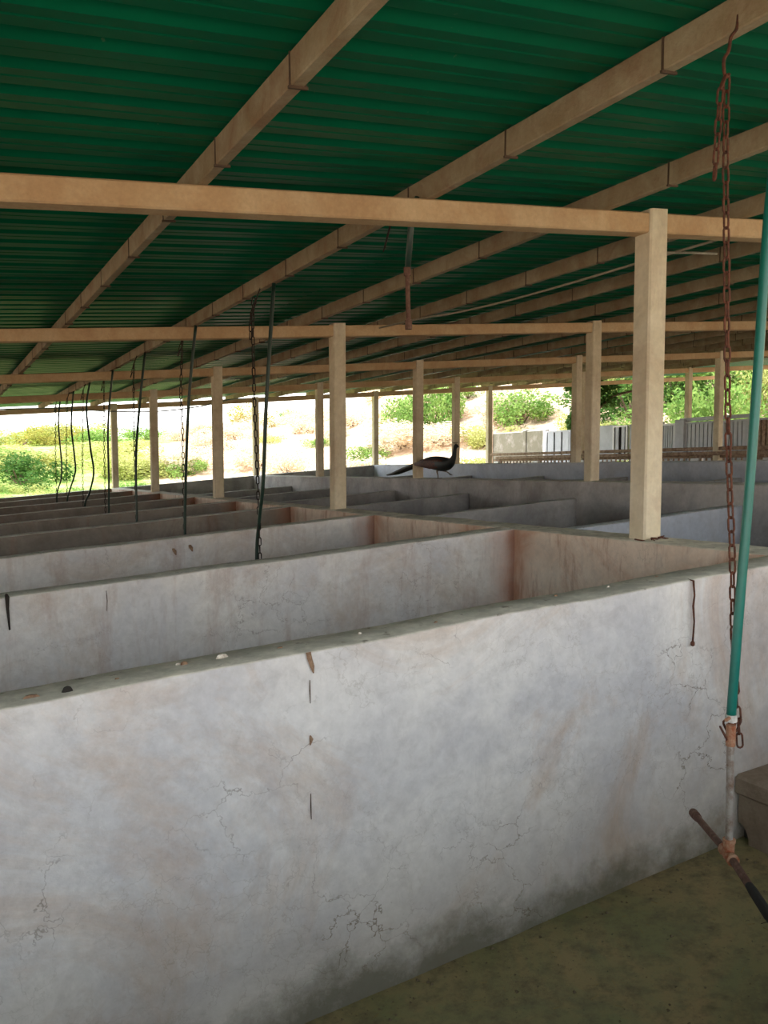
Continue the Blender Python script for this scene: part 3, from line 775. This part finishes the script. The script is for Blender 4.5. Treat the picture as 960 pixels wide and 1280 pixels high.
blob_strip('rust_stain', [(0, 0.0), (0.01, -0.02), (0.02, -0.05)], [0.008, 0.014, 0.004], MT['stain'], on_wall(W[3], 2.90, -1.54, -0.06), W[3], 0.006)
base = M(-0.975, -0.687, -0.005)
g = G().tube([L(0.03, 0, 0.006), L(0.004, 0, 0.004), L(-0.002, 0.001, -0.05), L(0, -0.002, -0.09), L(-0.002, 0.003, -0.15), L(0, 0, -0.225)], [0.003, 0.0045, 0.0035, 0.0045, 0.0035, 0.004], 6)
g.tube([L(0, 0, -0.222), L(0, 0, -0.228), L(0, 0, -0.238), L(0, 0, -0.242)], [0.004, 0.008, 0.008, 0.003], 8)
tag(g.build('rusty_wire', MT['rust'], base, None, True), 'rusty twisted wire with a knob hanging on the front wall below its top', 'wire')
base = M(1.02, -2.895, 0.0)
g = G().tube([L(0.04, 0.0, 0.008), L(-0.002, 0.0, 0.004), L(-0.004, 0, -0.05), L(-0.004, 0.006, -0.15)], [0.008, 0.010, 0.007, 0.004], 7)
tag(g.build('iron_spike', MT['darkchain'], base, None, True), 'dark rusty iron spike hanging over the second wall at the left edge', 'spike')
# bird droppings and crumbs on the coping of the front wall
def flake(u, v, s, mat, lab, name='bird_dropping', cat='dropping', zz=0.004, h=0.006, grp=None):
    g = G(); n = 9; base = M(u, v, zz)
    rs = [s*random.uniform(0.6, 1.2) for _ in range(n)]
    for k in range(n): an = 2*PI*k/n; g.v.append(L(math.cos(an)*rs[k]*0.6, math.sin(an)*rs[k]*1.5, -0.004))
    for k in range(n): an = 2*PI*k/n; g.v.append(L(math.cos(an)*rs[k]*0.4, math.sin(an)*rs[k], h*random.uniform(0.5, 1)))
    g.v.append(L(0, 0, h*1.2))
    for k in range(n):
        j = (k+1) % n; g.f.append([k, j, n+j, n+k]); g.f.append([n+k, n+j, 2*n])
    g.f.append(list(range(n))[::-1])
    tag(g.build(name, mat, base), lab, cat, grp)
flake(-0.853, -2.45, 0.013, MT['droppings'], 'whitish dropping with a feather stub on the front wall top, right of the others', h=0.008)
flake(-0.848, -2.56, 0.011, MT['stain'], 'brown crumb on the front wall top left of the whitish dropping', 'crumb', 'crumb')
flake(-0.91, -2.89, 0.012, MT['nearblack'], 'small black crumb on the front wall top near the left edge', 'crumb', 'crumb', h=0.01)
flake(-0.90, -2.98, 0.02, MT['stain'], 'faint brown smear on the front wall top at the left edge', 'crumb', 'crumb', h=0.003)
for k in range(9):
    flake(random.uniform(-0.92, -0.82), -2.8+k*0.26+random.uniform(-.05, .05), random.uniform(0.004, 0.008), MT['droppings'] if k % 2 else MT['stain'],
          'small dried splash on the coping of the front wall', 'dried_splash', 'dropping', h=0.002, grp='dried splashes on the front wall top')
base = M(0.0, 0.0, 0.0)
g = G()
for k in range(5):
    a = random.uniform(0, 6.3); q = Vector((random.uniform(-.05, .0), random.uniform(-.06, .1), 0.01))
    g.tube([L(q.x-0.01, q.y, 0.006), L(q.x+0.04*math.cos(a)*.4-.01, q.y+0.04*math.sin(a), 0.012), L(q.x-0.02, q.y+0.05*math.sin(a+1), -0.0)], 0.004, 5)
tag(g.build('rusty_wire', MT['rust'], base), 'rusty wire twisted at the foot of the nearest column', 'wire')
# grit and straw on the nearest pen floor (nobody could count it)
g = G()
for k in range(260):
    u = random.uniform(-2.6, -1.0); v = random.uniform(-2.6, -0.5); s = random.choice([0.003, 0.004, 0.006, 0.009])
    if random.random() < 0.35: u = -0.98-abs(random.gauss(0, 0.06))
    z = floor_z(u, v)+0.003; b = len(g.v)
    for dx, dy, dz in ((1, 0, 0), (-.5, .8, 0), (-.6, -.7, 0), (0, 0, .8)): g.v.append(M(u+dx*s*random.uniform(.6, 1.3), v+dy*s, z+dz*s))
    g.f += [[b, b+1, b+3], [b+1, b+2, b+3], [b+2, b, b+3], [b, b+2, b+1]]
o = g.build('floor_grit', MT['pebble']); o['kind'] = 'stuff'; o['label'] = 'grit and crumbs scattered on the near pen floor'; o['category'] = 'grit'
g = G()
for k in range(130):
    u = random.uniform(-2.6, -1.05); v = random.uniform(-2.4, -0.5); a = random.uniform(0, PI); s = random.uniform(0.01, 0.03)
    z = floor_z(u, v)+0.006
    g.tube([M(u, v, z), M(u+math.cos(a)*s, v+math.sin(a)*s, z+random.uniform(0, .006))], 0.0011, 3)
o = g.build('straw_bits', MT['straw']); o['kind'] = 'stuff'; o['label'] = 'bits of straw on the near pen floor'; o['category'] = 'straw'

# ------------------------------------------------------------------ peacock walking along the grey wall, towards the viewer's right
base = M(6.84, 2.93, 0.0)
pk = empty('peacock', base, 'dark peacock with long trailing tail walking on the grey wall at centre', 'bird')
def B(u, v, z): return M(u, v, z)-base
body = [((7.42, 2.97, 0.205), 0.02), ((7.30, 2.965, 0.215), 0.055), ((7.15, 2.955, 0.215), 0.080), ((6.98, 2.945, 0.205), 0.096), ((6.82, 2.935, 0.195), 0.100), ((6.68, 2.93, 0.195), 0.088),
        ((6.58, 2.925, 0.215), 0.062), ((6.525, 2.925, 0.255), 0.042), ((6.495, 2.925, 0.30), 0.031), ((6.48, 2.925, 0.35), 0.025), ((6.47, 2.925, 0.395), 0.024), ((6.455, 2.925, 0.42), 0.029), ((6.43, 2.925, 0.425), 0.026), ((6.405, 2.925, 0.42), 0.013), ((6.375, 2.925, 0.412), 0.004)]
P_ = smooth_path([B(*p) for p, r in body], 4)
R_ = smooth_path([Vector((r, 0, 0)) for p, r in body], 4)
G().tube(P_, [max(0.003, q.x) for q in R_], 14).build('body', MT['bird'], (0, 0, 0), pk, True)
tail = [((7.15, 2.96, 0.235), 0.07, 0.06), ((7.40, 2.99, 0.215), 0.085, 0.045), ((7.70, 3.01, 0.165), 0.09, 0.035), ((8.0, 3.03, 0.115), 0.09, 0.036), ((8.3, 3.05, 0.06), 0.08, 0.03), ((8.6, 3.06, 0.028), 0.03, 0.014)]
g = G(); n = 14
for (p, wv, hz) in tail:
    for i in range(n):
        a = 2*PI*i/n; g.v.append(B(p[0], p[1]+wv*math.cos(a), p[2]+hz*math.sin(a)))
for k in range(len(tail)-1):
    for i in range(n): j = (i+1) % n; g.f.append([k*n+i, k*n+j, k*n+n+j, k*n+n+i])
g.f.append(list(range(n))); g.f.append([(len(tail)-1)*n+i for i in range(n)])
for k in range(16):
    s = (k-7.5)/7.5
    g.tube([B(7.5, 3.0+s*0.05, 0.205), B(8.0, 3.03+s*0.075, 0.115), B(8.35+0.12*(1-abs(s)), 3.055+s*0.06, 0.035)], [0.006, 0.008, 0.002], 4)
g.build('tail_train', MT['train'], (0, 0, 0), pk, True)
for sdn in (-1, 1):
    g = G()
    ws = [((7.42, 0.20), 0.02, 0.01), ((7.2, 0.21), 0.055, 0.018), ((7.0, 0.20), 0.07, 0.022), ((6.8, 0.205), 0.065, 0.02), ((6.68, 0.22), 0.03, 0.01)]
    m_ = 10
    for (c_, hz, th) in ws:
        for i in range(m_):
            a = 2*PI*i/m_; g.v.append(B(c_[0], 2.94+sdn*(0.082+th*math.cos(a)), c_[1]+hz*math.sin(a)))
    for k in range(len(ws)-1):
        for i in range(m_): j = (i+1) % m_; g.f.append([k*m_+i, k*m_+j, k*m_+m_+j, k*m_+m_+i])
    g.f.append(list(range(m_))); g.f.append([(len(ws)-1)*m_+i for i in range(m_)])
    g.build('wing', MT['wing'], (0, 0, 0), pk, True)['label'] = 'rusty brown folded wing'
# standing leg and raised stepping leg
def leg(pts, toes):
    g = G().tube([B(*p) for p in pts], [0.026, 0.013, 0.008, 0.007][:len(pts)], 7)
    f = Vector(pts[-1])
    for du, dv, dz in toes: g.tube([B(*f), B(f.x+du, f.y+dv, f.z+dz)], [0.006, 0.003], 5)
    g.build('leg', MT['birdleg'], (0, 0, 0), pk, True)
leg([(6.86, 2.90, 0.14), (6.88, 2.90, 0.09), (6.86, 2.90, 0.05), (6.85, 2.90, 0.008)], [(-0.06, 0, 0), (-0.05, 0.03, 0), (-0.05, -0.03, 0), (0.03, 0, 0)])
leg([(6.80, 2.96, 0.14), (6.82, 2.96, 0.10), (6.72, 2.96, 0.085), (6.66, 2.96, 0.06)], [(-0.05, 0, -0.02), (-0.045, 0.02, -0.02), (-0.045, -0.02, -0.02)])
g = G()
for k in range(6):
    s = (k-2.5)*0.012
    g.tube([B(6.45, 2.925, 0.44), B(6.46, 2.925+s, 0.47)], 0.0015, 4); g.tube([B(6.46, 2.925+s, 0.465), B(6.462, 2.925+s*1.1, 0.475)], 0.004, 5)
g.build('crest', MT['bird'], (0, 0, 0), pk)

# ------------------------------------------------------------------ brown rails on the low wall and the gate wall beyond
base = M(0, 8.75, -0.28)
rl = empty('wooden_rail_fence', base, 'brown wooden rails stacked on low posts in front of the grey gate wall', 'fence')
G().bevbox(1.0, 14.2, -0.03, 0.03, 0.25, 0.31, 0.01, 'u').build('rail', MT['wood'], (0, 0, 0), rl)
G().bevbox(1.0, 13.9, -0.07, -0.01, 0.17, 0.235, 0.01, 'u').build('rail', MT['wood'], (0, 0, 0), rl)
G().bevbox(1.0, 14.1, 0.0, 0.05, 0.12, 0.165, 0.01, 'u').build('rail', MT['wood'], (0, 0, 0), rl)
pg_ = G().box(-0.09, 0.09, -0.06, 0.06, -0.01, 0.12)
pmm = None
for k in range(9):
    u = 1.9+k*1.5
    if pmm is None: pmm = pg_.build('post_block', MT['whitepaint'], L(u, 0, 0), rl).data
    else: link('post_block', pmm, L(u, 0, 0), rl)
pb = G().box(-0.012, 0.012, -0.012, 0.012, -0.02, 0.12); pmb = None
for k in range(105):
    u = 1.1+k*0.124
    if pmb is None: pmb = pb.build('baluster', MT['wood'], L(u, -0.02, 0), rl).data
    else: link('baluster', pmb, L(u, -0.02, 0), rl)

VG = 11.5; zt = 0.49
gw = empty('gate_wall', M(14, VG, -1.2), 'grey concrete gate wall of panels and posts beyond the brown rails', 'wall')
def gpanel(name, u0, u1, z0, z1, v0, v1, mat, label, cat='wall panel', e=0.01):
    o = G().bevbox(0, u1-u0, 0, v1-v0, 0, z1-z0, e, 'u').build(name, mat, L(u0-14, v0, z0+1.2), gw)
    return tag(o, label, None)
gpanel('concrete_panel', 16.66, 18.35, -1.2, zt-0.02, 0, 0.12, MT['grey'], 'plain grey concrete panel at the left end of the gate wall')
gpanel('gate_post', 16.52, 16.64, -1.2, zt+0.01, -0.03, 0.12, MT['grey'], 'dark grey post right of the plain grey panel', 'post')
gpanel('concrete_panel', 15.77, 16.50, -1.2, zt-0.01, 0, 0.12, MT['grey'], 'pale panel between the dark post and the slim white post')
gpanel('gate_post', 15.66, 15.75, -1.2, zt, -0.03, 0.1, MT['whitepaint'], 'slim white post on the gate wall left of the vine-covered tree', 'post')
gpanel('concrete_panel', 13.10, 14.60, -1.2, zt, 0, 0.12, MT['palegrey'], 'plain pale panel right of the vine tree, behind the slim columns')
gpanel('gate_post', 10.80, 11.05, -1.2, zt+0.02, -0.08, 0.12, MT['palegrey'], 'broad pale pillar between the two slatted gates right of the nearest column', 'post')
gpanel('concrete_panel', 11.55, 12.55, -1.2, zt-0.01, 0, 0.12, MT['palegrey'], 'pale panel hidden mostly behind the nearest column')
gpanel('gate_post', 9.02, 9.14, -1.2, zt+0.02, -0.05, 0.12, MT['palegrey'], 'pale pillar behind the teal hose at the right edge', 'post')
gpanel('wall_coping', 9.1, 11.0, zt-0.03, zt+0.05, 0.0, 0.16, MT['bluegrey'], 'pale coping above the slatted gates at the right', 'coping')
def gate(u0, u1, label, fm, smt, ns, z0=-0.42, z1=0.44, back=None, gap=0.012):
    base = M(u0, VG-0.02, z0); r = empty('slatted_gate', base, label, 'gate'); wd = u1-u0; h = z1-z0
    for a, b, c_, d in ((0, 0.045, 0, h), (wd-0.045, wd, 0, h)):
        G().box(a, b, -0.02, 0.02, c_, d).build('frame_bar', fm, (0, 0, 0), r)
    for c_, d in ((0, 0.04), (h-0.04, h)):
        G().box(0.045, wd-0.045, -0.02, 0.02, c_, d).build('frame_bar', fm, (0, 0, 0), r)
    w_ = (wd-0.09)/ns; me = None
    for k in range(ns):
        if me is None: me = G().box(gap, w_-gap, -0.012, 0.012, 0.04, h-0.04).build('slat', smt, L(0.045+k*w_, 0, 0), r).data
        else: link('slat', me, L(0.045+k*w_, 0, 0), r)
    if back: G().box(0.02, wd-0.02, 0.03, 0.05, 0.02, h-0.02).build('dark_backing', back, (0, 0, 0), r)  # dark sheet behind the slats, so the gaps read dark
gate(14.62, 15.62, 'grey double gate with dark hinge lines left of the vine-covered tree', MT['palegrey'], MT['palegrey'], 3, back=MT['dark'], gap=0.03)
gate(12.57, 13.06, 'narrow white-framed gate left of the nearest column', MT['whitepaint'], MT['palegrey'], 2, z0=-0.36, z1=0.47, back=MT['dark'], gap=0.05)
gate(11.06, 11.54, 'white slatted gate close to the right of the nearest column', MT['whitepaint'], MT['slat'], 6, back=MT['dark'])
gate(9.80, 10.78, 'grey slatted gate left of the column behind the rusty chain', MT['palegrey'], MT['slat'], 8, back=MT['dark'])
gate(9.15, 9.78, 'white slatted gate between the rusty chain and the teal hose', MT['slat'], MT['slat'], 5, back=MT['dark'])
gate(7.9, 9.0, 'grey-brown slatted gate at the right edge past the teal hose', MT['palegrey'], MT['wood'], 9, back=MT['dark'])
base = M(18.1, VG-0.04, -0.6)
tag(G().tube([L(0, 0, 0), L(0, 0, 2.1)], 0.02, 8).build('thin_pole', MT['wood'], base), 'thin brown pole in front of the plain grey panel', 'pole')
gr = M(9, VG+0.15, -0.2)

# ------------------------------------------------------------------ trees and bushes outside
def crown_mesh(name, n, size, lumps, seed, mat, flat=1.0, hollow=0.55):
    rnd = random.Random(seed); vs = []; fs = []
    cs = [(Vector((rnd.uniform(-.62, .62), rnd.uniform(-.62, .62), rnd.uniform(0.22, 0.78))), rnd.uniform(0.22, 0.42)) for _ in range(lumps)]
    cs.append((Vector((0, 0, .4)), .5))
    for k in range(n):
        c_, r_ = rnd.choice(cs)
        d = Vector((rnd.gauss(0, 1), rnd.gauss(0, 1), rnd.gauss(0, 1))).normalized()*r_*rnd.uniform(hollow, 1.05)
        p = c_+Vector((d.x, d.y, d.z*0.9))
        if p.z < 0: p.z = rnd.uniform(0, .1)
        a = Vector((rnd.gauss(0, 1), rnd.gauss(0, 1), rnd.gauss(0, 1)*0.6)).normalized(); b = a.orthogonal().normalized()
        b = Quaternion(a, rnd.uniform(0, 6.28)) @ b
        s = size*rnd.uniform(0.6, 1.3); i = len(vs)
        vs += [p-a*s, p+b*s*0.45, p+a*s, p-b*s*0.45]; fs.append([i, i+1, i+2, i+3])
    me = bpy.data.meshes.new(name); me.from_pydata([tuple(v) for v in vs], [], fs); me.materials.append(mat); me.update()
    return me
CR = {k: [crown_mesh('foliage', 3600, 0.036, 11, 11*i+j, LEAF[k]) for j in range(2)] for i, k in enumerate(LEAF)}
trunk_me = {}
tg = G().tube([Vector((0, 0, -0.35)), Vector((0.02, 0, 0.2)), Vector((-0.02, 0.02, 0.5))], [0.05, 0.04, 0.02], 6)
for k in range(4):
    a = k*1.6; tg.tube([Vector((0, 0, 0.2)), Vector((0.25*math.cos(a), 0.25*math.sin(a), 0.55))], [0.025, 0.01], 5)
def bush(t, r, wd, ht, kind, label, group=None, cat='bush', name='leafy_bush', sink=0.1):
    Y = r/math.sqrt(1+t*t); X = Y*t
    e = empty(name, (X, Y, ground_z(X, Y)-sink-0.2*ht), label, cat, group); e.scale = (wd, wd, ht)
    e.rotation_euler = (0, 0, random.uniform(0, 6.28))
    link('foliage', random.choice(CR[kind]), (0, 0, 0), e)
    if 'trunk' not in trunk_me: trunk_me['trunk'] = tg.build('trunk', MT['bark'], (0, 0, 0), e).data
    else: link('trunk', trunk_me['trunk'], (0, 0, 0), e)
LM = [(30, 'round dark tree'), (70, 'hose of the eighth pen'), (107, 'hose of the sixth pen'), (143, 'leftmost column'), (190, 'fourth column'), (232, 'hose of the third pen'), (266, 'third column'), (322, 'chain of the second pen'), (397, 'slim column by the second'), (425, 'second column'),
      (468, 'slim end-wall column'), (519, 'peacock column'), (567, 'column at peacock head'), (612, 'white far column'), (655, 'dark grey post'), (705, 'vine-covered tree'), (760, 'narrow white gate'), (812, 'nearest column'), (850, 'pale pillar'), (882, 'thin gate-wall column'), (908, 'rusty chain'), (940, 'teal hose')]
used = {}
LOOK = ['', 'broad ', 'ragged ', 'thin ', 'round ', 'dense ', 'leaning ', 'sparse ']
def spot(px, r, base_label):
    base_label = base_label.replace('at the', 'at')
    a = max([l for l in LM if l[0] <= px], default=None); b = min([l for l in LM if l[0] > px], default=None)
    p = 'left of the '+b[1] if not a else ('right of the '+a[1] if (not b or px-a[0] < b[0]-px) else 'left of the '+b[1])
    d = 'near ' if r < 34 else ('middling ' if r < 47 else 'far ')
    key = d+base_label+' '+p; used[key] = used.get(key, -1)+1
    return key
def T(px): return (px-480)/1089.7
# singled-out ones
bush(T(25), 35, 2.1, 1.9, 'deep', 'round dark green tree in the field at the far left edge', cat='tree', name='round_tree')
bush(T(315), 58, 2.2, 2.4, 'olive', 'orange-tinged tree on the hillside right of the third column', cat='tree', name='hill_tree')
bush(T(360), 60, 1.4, 1.3, 'green', 'small green bush on the hillside just right of the hanging hose of the second pen')
bush(T(455), 34, 1.5, 1.0, 'green', 'green bush on the slope right of the second column')
bush(T(505), 36, 1.6, 2.3, 'green', 'green shrub on the slope left of the column with the peacock tail')
bush(T(545), 36, 1.7, 3.2, 'green', 'tall green shrub on the slope above the peacock')
bush(T(605), 28, 1.0, 1.2, 'yellow', 'yellow-green bush right of the peacock head')
bush(T(590), 27, 0.8, 0.9, 'olive', 'orange-tinged low bush directly behind the peacock head')
bush(T(650), 34, 1.9, 1.8, 'green', 'wide green bush just above the plain grey panel')
bush(T(585), 40, 1.1, 1.3, 'green', 'small green bush high on the slope right of the tall shrub')
bush(T(160), 36, 1.6, 1.7, 'yellow', 'yellow-green bush between the two leftmost columns')
bush(T(228), 36, 1.2, 1.0, 'green', 'green bush in the field between the third and fourth columns')
# groups
rg = random.Random(3)
for k in range(18):
    px = -40+k*14+rg.uniform(-6, 6); rr = rg.uniform(36, 58)
    bush(T(px), rr, rg.uniform(2.0, 3.0), rg.uniform(0.9, 1.6), rg.choice(['green', 'yellow', 'yellow', 'olive']), spot(px, rr, 'yellow-green tree in the belt'), 'trees of the belt at left', 'tree', 'field_tree')
for k in range(14):
    px = -60+k*22+rg.uniform(-8, 8); rr = rg.uniform(27, 34)
    bush(T(px), rr, rg.uniform(0.9, 1.5), rg.uniform(0.35, 0.7), rg.choice(['green', 'yellow', 'green']), spot(px, rr, 'low green shrub behind the pens'), 'low shrubs behind the left pens')
for k in range(60):
    px = 225+k*8+rg.uniform(-8, 8); rr = rg.uniform(30, 62)
    bush(T(px), rr, rg.uniform(1.2, 2.4), rg.uniform(0.7, 1.5), 'dry', spot(px, rr, 'pale dry bush on the hillside'), 'dry bushes on the hillside')
for k in range(9):
    px = 250+k*48+rg.uniform(-15, 15); rr = rg.uniform(40, 58)
    bush(T(px), rr, rg.uniform(0.7, 1.3), rg.uniform(0.5, 1.0), rg.choice(['green', 'olive', 'yellow']), spot(px, rr, 'small green bush'), 'green bushes on the dry hillside')
for k in range(40):
    px = 745+k*6+rg.uniform(-8, 8); rr = rg.uniform(28, 52)
    bush(T(px), rr, rg.uniform(1.8, 3.2), rg.uniform(1.8, 3.2), rg.choice(['green', 'green', 'yellow', 'deep', 'yellow']), spot(px, rr, 'green bush on the bank'), 'bushes behind the slatted gates')
for k in range(12):
    px = 600+k*15+rg.uniform(-6, 6); rr = rg.uniform(27, 32)
    bush(T(px), rr, rg.uniform(0.8, 1.4), rg.uniform(0.8, 1.3), rg.choice(['green', 'yellow', 'yellow']), spot(px, rr, 'low bush over the gate wall'), 'low bushes over the gate wall')

# vine-covered tree beside the gate wall
vt_u, vt_v = 14.9, 12.05
base = M(vt_u, vt_v, -1.0)
vt = empty('vine_covered_tree', base, 'dark leafy vine-covered tree rising beside the slim columns at the gate wall', 'tree')
G().tube([Vector((0, 0, -0.3)), Vector((0.05, 0, 1.2)), Vector((0.0, 0.05, 2.3)), Vector((0.1, 0, 3.0))], [0.12, 0.1, 0.08, 0.05], 8).build('trunk', MT['bark'], (0, 0, 0), vt, True)
G().tube([Vector((0.05, 0, 1.95)), Vector((0.45, -0.1, 2.0)), Vector((0.8, -0.1, 2.3)), Vector((1.3, -0.1, 2.42)), Vector((1.9, -0.1, 2.5))], [0.05, 0.04, 0.035, 0.03, 0.02], 6).build('branch', MT['bark'], (0, 0, 0), vt, True)
vs = []; fs = []
rnd = random.Random(5)
for k in range(2600):
    z = rnd.uniform(1.1, 3.2); 
    wr = 0.26+0.14*math.sin(z*5)+0.35*max(0, z-2.0)
    a = rnd.uniform(0, 6.28); rr = wr*rnd.uniform(0.5, 1.0)
    p = Vector((rr*math.cos(a), rr*math.sin(a), z+rnd.uniform(-.05, .05)))
    if rnd.random() < 0.14: p = Vector((rnd.uniform(0.3, 0.9), rnd.uniform(-.3, .3), rnd.uniform(2.0, 2.6)))
    d = Vector((rnd.gauss(0, 1), rnd.gauss(0, 1), rnd.gauss(-.4, .6))).normalized(); b = d.orthogonal().normalized(); s = rnd.uniform(0.05, 0.09); i = len(vs)
    vs += [p-d*s, p+b*s*0.6, p+d*s, p-b*s*0.6]; fs.append([i, i+1, i+2, i+3])
me = bpy.data.meshes.new('foliage'); me.from_pydata([tuple(v) for v in vs], [], fs); me.materials.append(LEAF['deep'])
link('foliage', me, (0, 0, 0), vt)
